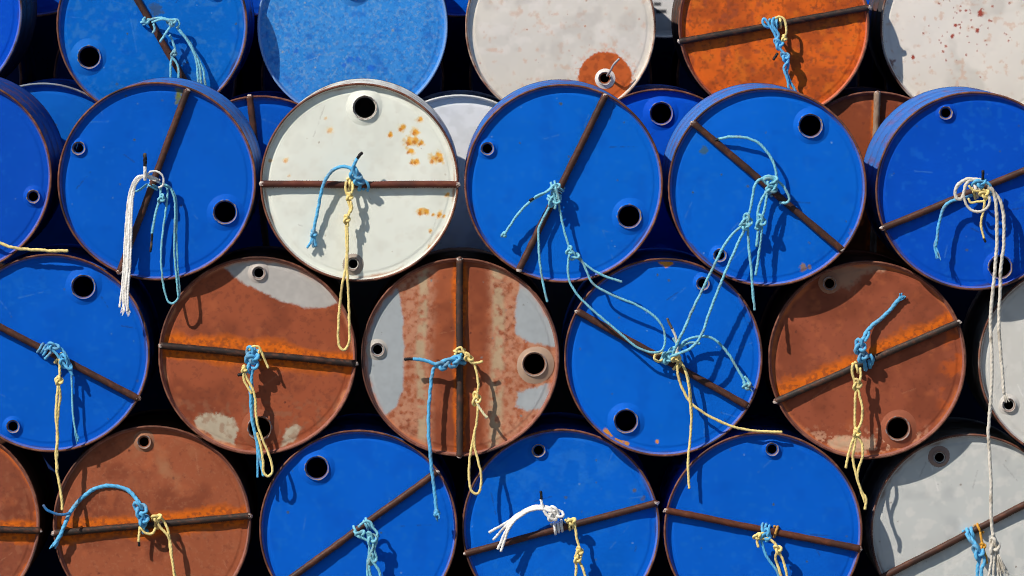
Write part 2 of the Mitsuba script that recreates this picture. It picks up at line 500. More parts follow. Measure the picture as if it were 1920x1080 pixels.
def dec_T5(F):
    F.over((222, 216, 205), sstep(.45, .65, F.n(28, 1, 4)) * .5)
    F.over((186, 182, 172), sstep(.55, .7, F.n(14, 3)) * .5)
    rng = np.random.default_rng(5)
    for k in range(60):
        a, b = rng.normal(1815, 42), rng.normal(52, 38)
        F.spot(*F.loc(a, b), rng.uniform(.0015, .0042), (160, 70, 45), .85)
    for a, b, r in ((1838, 25, 6), (1834, 57, 5), (1787, 66, 5), (1812, 20, 4), (1792, 48, 3), (1712, 107, 4)):
        F.spot(*F.loc(a, b), r / S, (150, 50, 30), .95)
    F.over((205, 165, 135), sstep(.6, .72, F.n(60, 2, 4)) * .5)
    F.spot(*F.loc(1668, 122), .02, (120, 70, 60), .8)


def dec_B1(F):
    brown(F)
    g = (172, 170, 166)
    F.patch(px(F, [(420, 503), (440, 519), (459, 531), (487, 546), (535, 567), (570, 577), (610, 576), (640, 566), (660, 540), (560, 470), (480, 465), (425, 480)]), g, .006)
    F.patch(px(F, [(365, 788), (375, 778), (411, 776), (439, 784), (443, 800), (439, 834), (411, 830), (371, 806)]), (176, 164, 142), .010)
    F.patch(px(F, [(535, 804), (558, 796), (564, 804), (550, 829), (527, 838)]), (176, 164, 142), .008)
    F.mottle((140, 95, 70), 60, .5, .66, .5, sstep(-.10, -.16, F.p[:, 1]))
    F.edge_rust((205, 140, 100), .012, .42)
    F.along(F.bar, OR, .048, .046, -.98, .98)


def dec_B2(F):
    brown(F)
    u, n = F.p[:, 0] + (F.n(6, 70) - .5) * .03, F.n(90, 71, 4)
    F.over((184, 134, 106), sstep(.062, .10, np.abs(u)) * sstep(.28, .60, n) * .9)
    F.over((168, 98, 68), sstep(.062, .10, np.abs(u)) * sstep(.48, .66, F.n(140, 72, 4)) * .5)
    streak = np.maximum(sstep(.026, .008, np.abs(u - .105)), sstep(.020, .006, np.abs(u + .112)))
    F.over((176, 158, 128), streak * sstep(.34, .54, F.n(45, 73, 4)) * .8)
    g = (158, 166, 170)
    F.patch(px(F, [(735, 520), (746, 543), (754, 581), (758, 649), (755, 729), (743, 762), (722, 780), (690, 770), (665, 670), (690, 560)]), g, .006)
    F.patch(px(F, [(974, 534), (968, 581), (966, 625), (988, 641), (1050, 650), (1062, 610), (1020, 530), (985, 515)]), g, .010, .004)
    F.patch(px(F, [(968, 735), (1036, 718), (1042, 748), (1010, 770), (988, 772), (968, 762)]), g, .012, .005)
    F.specks(16, (120, 125, 122), .0015, .003, 6)
    F.edge_rust((190, 110, 70), .012, .45)
    F.along(F.bar, OR, .022, .022, -.95, .95, .85)


def dec_B4(F):
    brown(F)
    F.patch(px(F, [(1560, 545), (1590, 540), (1625, 512), (1660, 508), (1640, 485), (1560, 490), (1540, 530)]), (176, 142, 116), .016, .010, .6)
    F.patch(px(F, [(1552, 828), (1580, 818), (1610, 826), (1642, 824), (1636, 842), (1600, 852), (1560, 842)]), (198, 168, 138), .010, .004, .9)
    F.mottle((205, 160, 130), 90, .56, .66, .8, sstep(-.18, -.24, F.p[:, 1]))
    F.edge_rust((196, 110, 60), .014, .4)
    F.along(F.bar, OR, .046, .008, -.98, .98)
    F.mottle((185, 85, 25), 40, .5, .7, .7, sstep(.19, .25, F.p[:, 0]))


def dec_C1(F):
    brown(F)
    F.mottle((165, 122, 88), 22, .50, .74, .5, sstep(.16, .05, np.hypot(F.p[:, 0] - .14, F.p[:, 1] + .08)), 3)
    F.mottle((165, 122, 88), 22, .46, .74, .5, sstep(.14, .05, np.hypot(F.p[:, 0] - .03, F.p[:, 1] - .20)), 4)
    F.mottle((165, 112, 82), 130, .54, .72, .3, 1, 5)
    F.edge_rust((130, 80, 55), .012, .5)
    F.along(F.bar, OR, .040, .038, -.98, .98)


def dec_C0(F):
    brown(F)
    F.mottle((155, 98, 70), 60, .52, .72, .35, 1, 5)
    F.edge_rust((200, 100, 40), .012, .5)
    F.along(F.bar, OR, .034, .042, -.98, .98)


def dec_S5(F):
    brown(F)
    F.mottle((205, 105, 20), 24, .45, .6, .9, sstep(-.02, -.12, F.p[:, 1] - F.p[:, 0] * .2))
    F.along(F.bar, OR, .02, .015, -.9, .9)


def dec_B3(F):
    blue(F)
    for a, b, r in ((1138, 811, 8), (1147, 815, 8), (1163, 829, 8), (1172, 834, 8), (1156, 824, 4), (1250, 494, 8), (1240, 492, 6), (1258, 493, 6), (1232, 829, 4)):
        F.spot(*F.loc(a, b), r / S * .9, (205, 138, 34), .95)


def dec_A4(F):
    blue(F)
    F.spot(*F.loc(1320, 283), .012, (60, 95, 105), .8)
    for a, b, r in ((1602, 440, 10), (1596, 452, 9), (1607, 432, 7), (1506, 502, 7), (1518, 501, 4)):
        F.spot(*F.loc(a, b), r / S, (150, 118, 44), .8)


def dec_A1(F):
    blue(F)
    for a, b, r in ((337, 172, 9), (334, 182, 7), (331, 192, 5)):
        F.spot(*F.loc(a, b), r / S, (110, 120, 40), .8)


def dec_C3(F):
    blue(F, 1.2)
    F.mottle((40, 118, 205), 34, .50, .70, .35, sstep(.02, .14, F.p[:, 1]))
    F.spot(*F.loc(1190, 920), .008, (95, 90, 75), .8)
    F.spot(*F.loc(1205, 935), .008, (90, 85, 70), .6)


def dec_T1(F):
    blue(F, 2.0)
    F.over((60, 125, 185), sstep(.5, .66, F.n(40, 80, 4)) * .35)
    F.spot(*F.loc(293, 18), .022, (55, 80, 110), .8)


def dec_grey(F):
    F.over((205, 206, 202), sstep(.5, .66, F.n(34, 1, 4)) * .5)
    F.over((160, 165, 166), sstep(.52, .7, F.n(12, 2)) * .45)
    F.specks(14, (120, 110, 100), .0015, .0035, 3)
    F.scratches(7, (140, 142, 142), 4, .5)
    F.scratches(3, (225, 225, 222), 5, .5)
    F.edge_rust((130, 105, 90), .010, .52)


def dec_U3(F):
    plain_white(F)
    F.patch(px(F, [(1226, 4), (1240, 5), (1240, 11), (1226, 11)]), (40, 44, 54), .001)
    F.patch(px(F, [(1228, 18), (1250, 18), (1250, 25), (1230, 26)]), (40, 44, 54), .001)


def plain_white(F):
    F.over((200, 206, 208), sstep(.5, .66, F.n(34, 1, 4)) * .5)
    F.specks(10, (150, 140, 130), .0015, .003, 3)


# ------------------------------------------------------------------ the front stack
RUST_RIM = (88, 62, 55)
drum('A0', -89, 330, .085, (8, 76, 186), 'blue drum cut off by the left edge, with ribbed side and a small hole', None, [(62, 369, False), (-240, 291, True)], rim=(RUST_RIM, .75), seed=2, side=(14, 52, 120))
drum('A1', 294, 340, .10, (0, 90, 197), 'blue drum hung with a white rope bundle, between the left edge and the white drum', ((351, 170), (224, 511)), [(147, 278, False), (422, 398, True)], dec_A1, rim=(RUST_RIM, .75), seed=3, side=(44, 98, 172))
drum('A2', 674, 342, .095, (223, 229, 219), 'white drum with orange rust spots and a level bar across it', ((491, 345), (859, 346)), [(684, 202, True), (662, 495, False, (150, 140, 130))], dec_A2, rim=((170, 150, 130), .72), seed=4, bsdf='matt_paint', side=(190, 195, 190), bar_rgb=(92, 46, 36))
drum('A3', 1057, 344, .12, (0, 98, 204), 'blue drum right of the white drum, its steep bar leaning right', ((1135, 179), (973, 506)), [(914, 279, False), (1180, 406, True)], rim=(RUST_RIM, .7), seed=5, side=(44, 98, 172))
drum('A4', 1439, 351, .14, (0, 97, 205), 'blue drum with tangled light blue ropes and a large hole at upper right', ((1299, 230), (1578, 468)), [(1520, 236, True), (1350, 479, False)], dec_A4, rim=(RUST_RIM, .6), seed=6, side=(44, 98, 172))
drum('A5', 1828, 358, .13, (4, 77, 191), 'blue drum hung with long white ropes at the right edge of the photo', ((1655, 428), (2001, 287)), [(1774, 212, False), (1876, 501, True)], rim=(RUST_RIM, .55), seed=7, side=(44, 98, 172))
drum('B0', 95, 662, .07, (2, 90, 197), 'left edge blue drum with a large hole at the top and a falling bar', ((260, 748), (-70, 576)), [(156, 538, True), (24, 800, False)], rim=(RUST_RIM, .6), seed=8)
drum('B1', 483, 667, .063, (150, 77, 48), 'rusty brown drum with a grey patch along its top and a nearly level bar', ((301, 648), (667, 682)), [(485, 512, False, (178, 172, 166)), (487, 803, True)], dec_B1, rim=((120, 74, 56), .8), seed=9, bsdf='rust', side=(90, 60, 45), bar_rgb=(44, 35, 32))
drum('B2', 863, 670, .07, (150, 80, 50), 'rusty brown and grey drum with an upright bar', ((862, 485), (862, 856)), [(708, 656, False, (175, 172, 165)), (1002, 683, True, (170, 145, 125))], dec_B2, rim=((125, 76, 58), .85), seed=10, bsdf='rust', side=(90, 60, 45), bar_rgb=(60, 50, 46))
drum('B3', 1244, 670, .09, (0, 97, 205), 'blue drum with orange rust marks below its large hole and ropes tied at its middle', ((1083, 584), (1401, 761)), [(1318, 532, False), (1174, 790, True)], dec_B3, rim=(RUST_RIM, .65), seed=11)
drum('B4', 1626, 675, .065, (146, 76, 51), 'rusty brown drum with a thick blue rope end standing up from its rising bar', ((1454, 753), (1798, 604)), [(1556, 532, False), (1684, 804, True)], dec_B4, rim=((128, 76, 56), .8), seed=12, bsdf='rust', side=(90, 60, 45), bar_rgb=(52, 46, 43))
drum('B5', 2020, 679, .055, (196, 197, 192), 'light grey drum cut off by the right edge, above the lower grey drum', None, [(1892, 760, False, (190, 188, 182)), opp(2020, 679, (1892, 760, False))], dec_grey, rim=((150, 140, 132), .6), seed=13, bsdf='matt_paint', side=(150, 150, 148))
drum('C0', -111, 980, .03, (132, 70, 47), 'rusty brown drum cut off by the left edge at the bottom of the photo', ((-296, 984), (75, 995)), [], dec_C0, rim=((110, 70, 55), .8), seed=14, bsdf='rust', side=(90, 60, 45), bar_rgb=(50, 40, 36))
drum('C1', 285, 984, .035, (150, 81, 52), 'rusty brown drum with a thick blue rope arching over its bar', ((101, 1000), (469, 967)), [(270, 829, False, (150, 105, 80)), opp(285, 984, (270, 829, False))], dec_C1, rim=((122, 80, 62), .8), seed=15, bsdf='rust', side=(90, 60, 45), bar_rgb=(50, 42, 38))
drum('C2', 672, 992, .05, (0, 93, 202), 'bottom blue drum with a large hole at upper left and a bar rising right', ((819, 885), (525, 1099)), [(594, 878, True), opp(672, 992, (594, 878, True))], rim=(RUST_RIM, .6), seed=16)
drum('C3', 1052, 990, .022, (0, 96, 203), 'blue drum at the bottom hung with a fan of white rope ends', ((873, 1038), (1231, 943)), [(1010, 845, False), opp(1052, 990, (1010, 845, False))], dec_C3, rim=(RUST_RIM, .55), seed=17)
drum('C4', 1431, 996, .105, (0, 91, 199), 'blue drum at the bottom with a bar sloping down to the right', ((1249, 957), (1612, 1029)), [(1448, 843, False), opp(1431, 996, (1448, 843, False))], rim=((100, 66, 54), .65), seed=18, bar_rgb=(86, 48, 32))
drum('C5', 1818, 999, 0.0, (187, 192, 190), 'light grey drum at the bottom right corner crossed by a long white rope', ((1652, 1084), (1984, 914)), [(1762, 858, False, (140, 120, 112)), opp(1818, 999, (1762, 858, False))], dec_grey, rim=((140, 125, 118), .6), seed=19, bsdf='matt_paint', side=(150, 150, 148))

# ------------------------------------------------------------------ the second stack, behind and above
drum('T0', -137, 21, Y2 + .06, (6, 80, 200), 'blue drum at the top left corner, cut off by the left edge', None, [], rim=((80, 90, 120), .4), seed=22, side=(40, 34, 40))  # the near-black side colour paints in the shade on this flank
drum('T1', 285, 46, Y2 + .10, (2, 98, 188), 'top row blue drum with light blue rope strands and a large hole', ((193, -110), (376, 202)), [(167, 107, True), opp(285, 46, (167, 107, True))], dec_T1, rim=((90, 80, 80), .6), seed=23)
drum('T2', 661, 49, Y2 + .0, (38, 128, 205), 'faded light blue drum in the top row without a bar', None, [(665, -22, True)], dec_T2, rim=((110, 145, 190), .25), seed=24, bsdf='matt_paint')
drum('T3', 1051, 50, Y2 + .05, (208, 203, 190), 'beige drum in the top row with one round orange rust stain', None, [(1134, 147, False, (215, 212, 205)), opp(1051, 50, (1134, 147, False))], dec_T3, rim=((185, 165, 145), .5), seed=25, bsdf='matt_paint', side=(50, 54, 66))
drum('T4', 1451, 46, Y2 + .10, (212, 96, 22), 'orange rusted drum in the top row with a dark bar', ((1274, 78), (1629, 14)), [opp(1451, 46, (1560, 200, False))], dec_T4, rim=((110, 72, 50), .7), seed=26, bsdf='rust', side=(70, 62, 60), bar_rgb=(44, 36, 33))  # side colour darkened to carry the shade beside this drum
drum('T5', 1829, 52, Y2 - .015, (222, 217, 206), 'beige drum with reddish rust specks at the top right corner', None, [], dec_T5, rim=((150, 146, 140), .5), seed=27, bsdf='matt_paint', side=(62, 62, 66))  # dark side is painted shade, in place of the beige
SG = 'drums glimpsed between the top row and the row in front'
drum('S0', 80, 334, Y2 + .03, (10, 95, 190), 'blue drum glimpsed behind the ribbed side of the leftmost blue drum', None, [opp(80, 334, (130, 480, True))], rim=((130, 140, 150), .4), seed=31, fine=False)
drum('S1', 488, 358, Y2 + .07, (4, 85, 190), 'blue drum with a brown bar glimpsed left of the white drum', ((468, 180), (508, 536)), [], rim=((120, 95, 82), .8), seed=32, fine=False)
drum('S2', 862, 356, Y2, (220, 226, 230), 'white drum glimpsed behind, between the rust spotted white drum and the blue one', None, [], plain_white, rim=((205, 208, 208), .15), seed=33, bsdf='matt_paint', fine=False, side=(190, 195, 200))
drum('S3', 1240, 345, Y2 + .06, (2, 82, 206), 'blue drum with a large open hole glimpsed below the beige and orange drums', None, [(1240, 213, True), opp(1240, 345, (1240, 213, True))], rim=((130, 100, 85), .7), seed=34, fine=False)
drum('S4', 1640, 350, Y2 + .08, (134, 66, 36), 'brown drum with an upright bar glimpsed below the orange drum', ((1645, 173), (1635, 527)), [], dec_S5, rim=((128, 84, 62), .85), seed=35, bsdf='rust', side=(90, 60, 45), bar_rgb=(150, 130, 110), fine=False)

# ------------------------------------------------------------------ the drums deeper in the stack: they close the dark gaps
Y3, Y4 = -1.92, -2.86
drum('U0', 60, -140, Y3, (6, 70, 180), 'blue drum in deep shade behind the top left corner drums', None, [], rim=(RUST_RIM, .6), seed=41, fine=False)
drum('U1', 470, -140, Y3, (6, 70, 180), 'blue drum in deep shade behind the faded light blue drum', None, [], rim=(RUST_RIM, .6), seed=42, fine=False)
drum('U2', 860, -139, Y3, (4, 90, 205), 'blue drum with a brown rim peeping out left of the beige drum', None, [], rim=((120, 74, 56), .8), seed=43, fine=False)
drum('U3', 1249, -100, Y3, (214, 217, 218), 'white drum peeping out between the beige drum and the orange drum', None, [], dec_U3, rim=((205, 205, 205), .2), seed=44, bsdf='matt_paint', fine=False, side=(190, 195, 200))
drum('U4', 1636, -110, Y3, (4, 80, 205), 'blue drum peeping out between the orange drum and the speckled beige drum', None, [], rim=(RUST_RIM, .6), seed=45, fine=False)

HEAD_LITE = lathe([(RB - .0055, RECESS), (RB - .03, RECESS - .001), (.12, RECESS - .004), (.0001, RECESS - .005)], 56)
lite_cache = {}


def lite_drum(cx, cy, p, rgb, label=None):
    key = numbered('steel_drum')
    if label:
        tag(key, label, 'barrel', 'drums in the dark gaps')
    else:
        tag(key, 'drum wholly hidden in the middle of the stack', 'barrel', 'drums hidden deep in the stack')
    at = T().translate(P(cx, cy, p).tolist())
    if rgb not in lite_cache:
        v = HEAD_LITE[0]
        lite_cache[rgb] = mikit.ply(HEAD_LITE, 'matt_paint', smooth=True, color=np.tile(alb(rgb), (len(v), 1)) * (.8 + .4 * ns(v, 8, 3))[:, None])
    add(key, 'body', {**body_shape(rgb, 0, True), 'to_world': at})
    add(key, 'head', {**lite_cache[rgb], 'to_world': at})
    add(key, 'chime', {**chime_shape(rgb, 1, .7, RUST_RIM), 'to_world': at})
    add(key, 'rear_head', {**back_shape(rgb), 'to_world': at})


rng = np.random.default_rng(12)
LB, LR, LG = (6, 40, 96), (74, 46, 36), (86, 86, 84)  # dark tones: the shade of the gaps is put into the drum colours
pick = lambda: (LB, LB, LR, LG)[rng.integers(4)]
B_GAPS = ('below the left edge end of the yellow rope', 'left of the grey patched brown drum', 'left of the drum with the upright bar',
          'right of the drum with the upright bar', 'left of the brown drum with the standing rope end', 'right of the brown drum with the standing rope end')
C_GAPS = ('between the two bottom left brown drums', 'between the bottom brown drum and the blue one beside it', 'left of the blue drum with the white rope fan',
          'right of the blue drum with the white rope fan', 'between the bottom blue drum and the corner grey one', 'at the bottom right corner edge')
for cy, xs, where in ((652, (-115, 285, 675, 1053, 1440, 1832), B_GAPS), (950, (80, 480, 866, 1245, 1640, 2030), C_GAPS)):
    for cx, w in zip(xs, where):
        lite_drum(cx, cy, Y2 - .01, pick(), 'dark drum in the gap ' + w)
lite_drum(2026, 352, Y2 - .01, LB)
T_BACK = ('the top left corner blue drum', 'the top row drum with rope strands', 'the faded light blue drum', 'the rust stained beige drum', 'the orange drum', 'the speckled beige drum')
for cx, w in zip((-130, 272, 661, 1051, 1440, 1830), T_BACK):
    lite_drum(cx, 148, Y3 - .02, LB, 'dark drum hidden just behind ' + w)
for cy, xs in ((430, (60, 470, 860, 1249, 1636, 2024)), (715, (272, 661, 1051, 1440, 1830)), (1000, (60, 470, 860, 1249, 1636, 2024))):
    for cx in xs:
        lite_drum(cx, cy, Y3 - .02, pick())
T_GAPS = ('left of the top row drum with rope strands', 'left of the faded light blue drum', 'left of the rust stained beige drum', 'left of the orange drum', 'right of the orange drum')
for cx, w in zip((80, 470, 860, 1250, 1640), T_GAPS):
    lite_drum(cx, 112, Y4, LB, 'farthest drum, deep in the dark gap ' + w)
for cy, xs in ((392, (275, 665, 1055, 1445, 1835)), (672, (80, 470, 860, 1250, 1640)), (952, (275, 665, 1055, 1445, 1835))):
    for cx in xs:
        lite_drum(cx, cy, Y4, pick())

# timber sleepers that carry the two front stacks
for yb in (.16, .70, 1.11, 1.65):
    k = numbered('timber_sleeper')
    m = trimesh.creation.box([4.3, .22, .138])
    m.apply_translation([.05, yb, .069])
    scene[k] = mikit.ply(m, 'timber')
    tag(k, 'long timber sleeper on the ground under the bottom row of drums', 'timber beam', 'timber sleepers under the stack')

# ------------------------------------------------------------------ ropes
BLUE, TEAL, WHITE, YELLOW, OLDW, BLACK = (88, 172, 220), (118, 188, 208), (232, 232, 228), (234, 212, 138), (208, 204, 192), (22, 24, 30)


def rope_mesh(pts, rad, seed):
    rad = rad * .87
    c = spline(pts, rad * .75)
    w = np.stack([ns(c, 60, seed + k, 2) - .5 for k in range(3)], 1) * rad * .7
    w *= np.minimum(np.arange(len(c)), 8)[:, None] / 8
    return tube(c + w, rad * 1.04 * (1 + .34 * (ns(c, 45, seed + 11) - .5)), 15, twist=1 / (rad * 8.5), depth=.15)


class Rope:
    n = 0

    def __init__(self, code, rgb, rad, label, group=None):
        Rope.n += 1
        self.key, self.p0, self.rgb, self.rad, self.seed = numbered('rope'), drums[code][1], rgb, rad, Rope.n * 7
        tag(self.key, label, 'rope', group)

    def pts(self, pts, d):
        return [P(q[0], q[1], self.p0 + .8 * (q[2] if len(q) > 2 else d) - .003) for q in pts]

    def put(self, part, mesh, rgb):
        v, f = mesh
        c = np.tile(alb(rgb), (len(v), 1)) * (.70 + .50 * ns(v, 150, self.seed))[:, None]
        c = mixc(c, alb((120, 105, 80)), sstep(.52, .74, ns(v, 30, self.seed + 2)) * .45)
        return add(self.key, part, mikit.ply((v, f), 'fibre', smooth=True, color=np.clip(c, .003, .88)))

    def run(self, pts, d=.03, part='strand', rgb=None, rad=None):
        self.seed += 1
        return self.put(part, rope_mesh(self.pts(pts, d), rad or self.rad, self.seed), rgb or self.rgb)

    def burnt(self, pts, d=.03, rgb=BLACK, rad=None):
        return self.run(pts, d, 'burnt_end', rgb, (rad or self.rad) * .95)

    def fray(self, at, to, n=7, d=.03, spread=5, rgb=None):
        """Loose yarns at a cut rope end."""
        rng = np.random.default_rng(self.seed + 99)
        a, b = self.pts([at], d)[0], self.pts([to], d)[0]
        parts = []
        for _ in range(n):
            e = b + rng.normal(0, spread / S * .5, 3)
            m = (a + e) / 2 + rng.normal(0, spread / S * .2, 3)
            parts.append(tube(spline([a, m, e], .002), self.rad * .30, 6))
        return self.put('frayed_end', merge(parts), rgb or self.rgb)

    def knot(self, at, size, ang=0.0, d=.035, stretch=1.4, rgb=None, rad=None, kind=0):
        """A tightened overhand knot: a trefoil of rope, size in photo pixels, its long side turned by ang degrees."""
        self.seed += 1
        t = np.linspace(0, 2 * np.pi * .96, 60)
        x, y, z = (np.sin(t) + 2 * np.sin(2 * t)) / 3, (np.cos(t) - 2 * np.cos(2 * t)) / 3, -np.sin(3 * t)
        if kind:
            x, y, z = np.sin(2 * t) * .9, np.cos(3 * t + .6) * .8, np.sin(3 * t) * .9
        s, r = size / S / 2, rad or self.rad
        l = np.stack([x * s * stretch, z * r * 1.25, y * s], 1)
        a = math.radians(ang)
        c = np.stack([l[:, 0] * math.cos(a) - l[:, 2] * math.sin(a), l[:, 1], l[:, 0] * math.sin(a) + l[:, 2] * math.cos(a)], 1)
        o = self.pts([at], d)[0]
        return self.put('knot', rope_mesh(c + o, r, self.seed), rgb or self.rgb)

    def wrap(self, at, direction, turns=2.5, rgb=None, rad=None, slack=1.0):
        """Turns of rope round the welded bar; direction is the bar's, in pixels."""
        self.seed += 1
        r = rad or self.rad
        o = self.pts([at], 0)[0] + np.array([0, .0035, 0])
        t = np.array([direction[0], 0, -direction[1]], float)
        t /= np.linalg.norm(t)
        u = np.cross(t, [0, 1, 0])
        a = np.linspace(0, 2 * np.pi * turns, int(26 * turns))
        rr = (BAR_R + r * .95) * slack * (1 + .12 * np.sin(a * .37))
        # the bar lies close to the sheet: the turns are flattened behind it
        back = np.minimum(rr * np.sin(a), .0095)
        c = o + t * ((a / (2 * np.pi) - turns / 2) * 2.1 * r)[:, None] + u * (rr * np.cos(a))[:, None] + np.array([0, 1, 0]) * back[:, None]
        return self.put('wrap', rope_mesh(c, r, self.seed), rgb or self.rgb)


def bdir(code_bar):
    return (code_bar[1][0] - code_bar[0][0], code_bar[1][1] - code_bar[0][1])


# --- blue drum of the top row
r = Rope('T1', TEAL, .0042, 'light blue rope strands hanging from the blue drum of the top row')
r.wrap((275, 40), (60, 103), 2.2)
r.run([(272, 33, .02), (268, 38, .035), (274, 44, .03), (282, 37, .02), (300, 33), (318, 37), (332, 37), (336, 45), (331, 53)], .04)
r.run([(285, 42), (305, 36), (322, 42), (318, 52), (308, 66), (300, 79)], .05)
r.knot((322, 42), 14, 10, .045)
r.run([(331, 50), (338, 60), (350, 74), (360, 90), (367, 108), (370, 130), (372, 165)], .035)
r.run([(333, 52), (345, 66), (358, 84), (370, 108), (381, 132), (386, 170)], .03)
r.run([(336, 55), (352, 78), (364, 100), (374, 122), (378, 168)], .035)
r.run([(288, 45), (290, 55), (286, 62)], .03)
r.run([(318, 66), (323, 76), (328, 93), (322, 105), (331, 118), (335, 135), (334, 170)], .03)
r.run([(324, 106), (320, 120), (320, 165)], .025)
r.knot((326, 100), 10, 60, .03)

# --- orange drum of the top row
r = Rope('T4', BLUE, .0050, 'blue rope twisted down from the bar of the orange drum')
r.wrap((1452, 45), (355, -64), 2.2)
r.run([(1447, 52, .02), (1436, 50), (1430, 42), (1432, 35), (1438, 40), (1444, 50), (1452, 62), (1458, 78), (1464, 92), (1474, 106), (1478, 120), (1475, 135), (1480, 150), (1492, 172)], .035)
r.run([(1455, 33, .03), (1448, 38), (1450, 50), (1460, 66), (1455, 82), (1468, 98), (1478, 112), (1470, 128), (1476, 148), (1480, 172)], .045)
r.knot((1460, 82), 16, 110, .04)
r.knot((1472, 106), 14, 110, .04)
r.burnt([(1458, 100, .04), (1450, 112, .045)])
r = Rope('T4', YELLOW, .0042, 'short yellow rope loop on the bar of the orange drum')
r.wrap((1463, 42), (355, -64), 1.4)
r.run([(1454, 34), (1462, 31), (1470, 36), (1474, 48), (1474, 62), (1469, 76), (1466, 84)], .04)
r.knot((1470, 72), 9, 80, .04)

# --- yellow end at the left edge
r = Rope('A0', YELLOW, .0052, 'yellow rope end reaching in at the left edge above the blue drum')
r.run([(-70, 430), (-30, 443), (0, 456), (28, 465), (60, 468), (95, 470), (127, 470)], .02)

# --- blue drum with the white bundle
r = Rope('A1', WHITE, .0036, 'bundle of white rope strands hanging from the bar of the left blue drum')
for k, (o, e) in enumerate(((0, 0), (6, 4), (-6, -3), (2, 8), (-3, 5))):
    r.run([(290 + o, 336, .03), (276 + o, 330, .045), (262 + o * .8, 332, .05), (251 + o * .6, 347, .045), (245 + o * .7, 372), (242 + o * .8, 405), (240 + o, 450), (238 + o, 500), (234 + o, 545), (232 + o + e * .5, 578 + e * .7)], .035 + .006 * (k % 2))
r.fray((232, 572), (230, 586), 9, .036, 7)
r.fray((240, 574), (241, 588), 9, .036, 6)
r.wrap((291, 338), (127, -341), 1.6)
r.run([(274, 330, .05), (282, 322, .055), (296, 322, .055), (306, 332, .05), (306, 346, .04), (298, 352, .03)], .05)
r.run([(272, 338, .05), (272, 326, .06), (272, 312, .062)], .06, rad=.0058)
r.burnt([(272, 312, .062), (272, 300, .064), (272, 288, .066)], rad=.0062)
r = Rope('A1', TEAL, .0036, 'long teal rope loop hanging beside the white bundle on the left blue drum')
r.wrap((287, 350), (127, -341), 2.2)
r.run([(300, 344), (313, 348), (326, 361), (331, 386), (331, 449), (334, 512), (337, 543), (333, 560), (326, 568), (319, 568), (313, 560), (305, 527), (302, 480), (305, 436), (312, 385), (314, 355), (303, 346)], .018)
r.run([(306, 345), (319, 352), (327, 375), (328, 410), (327, 470), (331, 520), (334, 556)], .024)
r.run([(302, 350), (300, 372), (293, 395), (288, 418), (285, 438)], .022, rad=.0042)
r.burnt([(285, 438), (284, 455), (282, 472)], .024, rad=.0042)
r.knot((303, 372), 12, 60, .03)
r.run([(276, 345), (262, 356), (250, 360)], .02)

# --- the white drum
r = Rope('A2', BLUE, .0056, 'blue rope arching left over the bar of the white drum')
r.wrap((676, 345), (370, 1), 1.6)
r.run([(672, 338, .03), (664, 322, .045), (652, 313, .045), (638, 313, .04), (622, 321, .035), (611, 336, .03), (603, 358, .026), (597, 388, .016), (591, 418, .010), (588, 438, .006), (590, 452, .004), (593, 462, .004)], .022)
r.run([(588, 436), (583, 452), (576, 465)], .006, rad=.0042)
r.run([(588, 440), (586, 455), (588, 464)], .008, rad=.0042)
r.knot((588, 438), 9, 80, .007)
r.run([(668, 332, .05), (661, 318, .055), (665, 306, .06), (670, 297, .062)], .05)
r.burnt([(670, 297, .062), (675, 290, .064), (679, 286, .065)])
r.knot((666, 326), 20, -55, .045)
r.knot((672, 338), 16, -40, .035)
r.run([(676, 340, .03), (686, 341, .035), (691, 350, .03), (689, 358, .015)], .03, rad=.0048)
r = Rope('A2', YELLOW, .0043, 'yellow rope hanging in a long loop from the white drum')
r.wrap((655, 345), (370, 1), 1.2)
r.run([(649, 341, .02), (648, 352), (650, 362), (655, 370), (657, 385), (654, 400), (650, 412), (649, 430), (650, 470), (648, 505), (642, 530), (637, 575), (634, 620), (635, 645), (642, 656), (650, 652), (655, 636), (655, 600), (653, 550), (651, 505), (652, 460), (651, 420)], .03)
r.run([(661, 341, .02), (661, 355), (656, 366), (652, 376), (657, 392), (653, 408), (652, 425)], .034)
r.knot((655, 369), 11, 80, .034)
r.knot((650, 411), 11, 80, .034)
r.run([(658, 378), (660, 390), (657, 398)], .04)

# --- blue drum right of the white one
r = Rope('A3', TEAL, .0040, 'light blue rope with a long loop hanging from the drum right of the white one')
r.wrap((1046, 356), (-163, 328), 3)
r.wrap((1036, 374), (-163, 328), 2)
r.run([(1048, 350, .03), (1040, 346, .045), (1028, 357, .05), (1012, 367, .05), (997, 376, .045), (983, 388, .04), (968, 406, .035), (955, 425, .03), (945, 440, .03)], .03, rad=.0043)
r.run([(1036, 352), (1024, 360), (1012, 365), (1003, 370)], .055)
r.burnt([(1000, 372), (993, 376)], .052, rad=.0048)
r.knot((945, 440), 7, 50, .03)
r.run([(1033, 342, .03), (1036, 355), (1040, 370), (1042, 385), (1040, 392)], .045)
r.run([(1040, 340, .02), (1042, 352), (1046, 366), (1050, 380)], .05)
r.knot((1040, 372), 22, 75, .042, 1.7)
r.knot((1042, 352), 14, 20, .042)
r.run([(1036, 376), (1027, 394), (1016, 415), (1010, 430), (1010, 455), (1012, 490), (1018, 530), (1026, 566)], .025)
r.run([(1046, 376, .04), (1051, 400), (1058, 432), (1065, 456), (1070, 472), (1066, 485), (1065, 505), (1069, 530), (1085, 555), (1112, 582), (1150, 614), (1186, 645), (1208, 657), (1228, 661), (1242, 656), (1247, 638), (1243, 614), (1226, 592), (1192, 571), (1145, 552), (1112, 532), (1100, 508), (1090, 488), (1080, 476)], .03)
r.run([(1084, 484), (1104, 501), (1130, 516), (1166, 529)], .028)
r.knot((1074, 478), 18, -30, .034)
r.knot((1068, 470), 12, 60, .036)

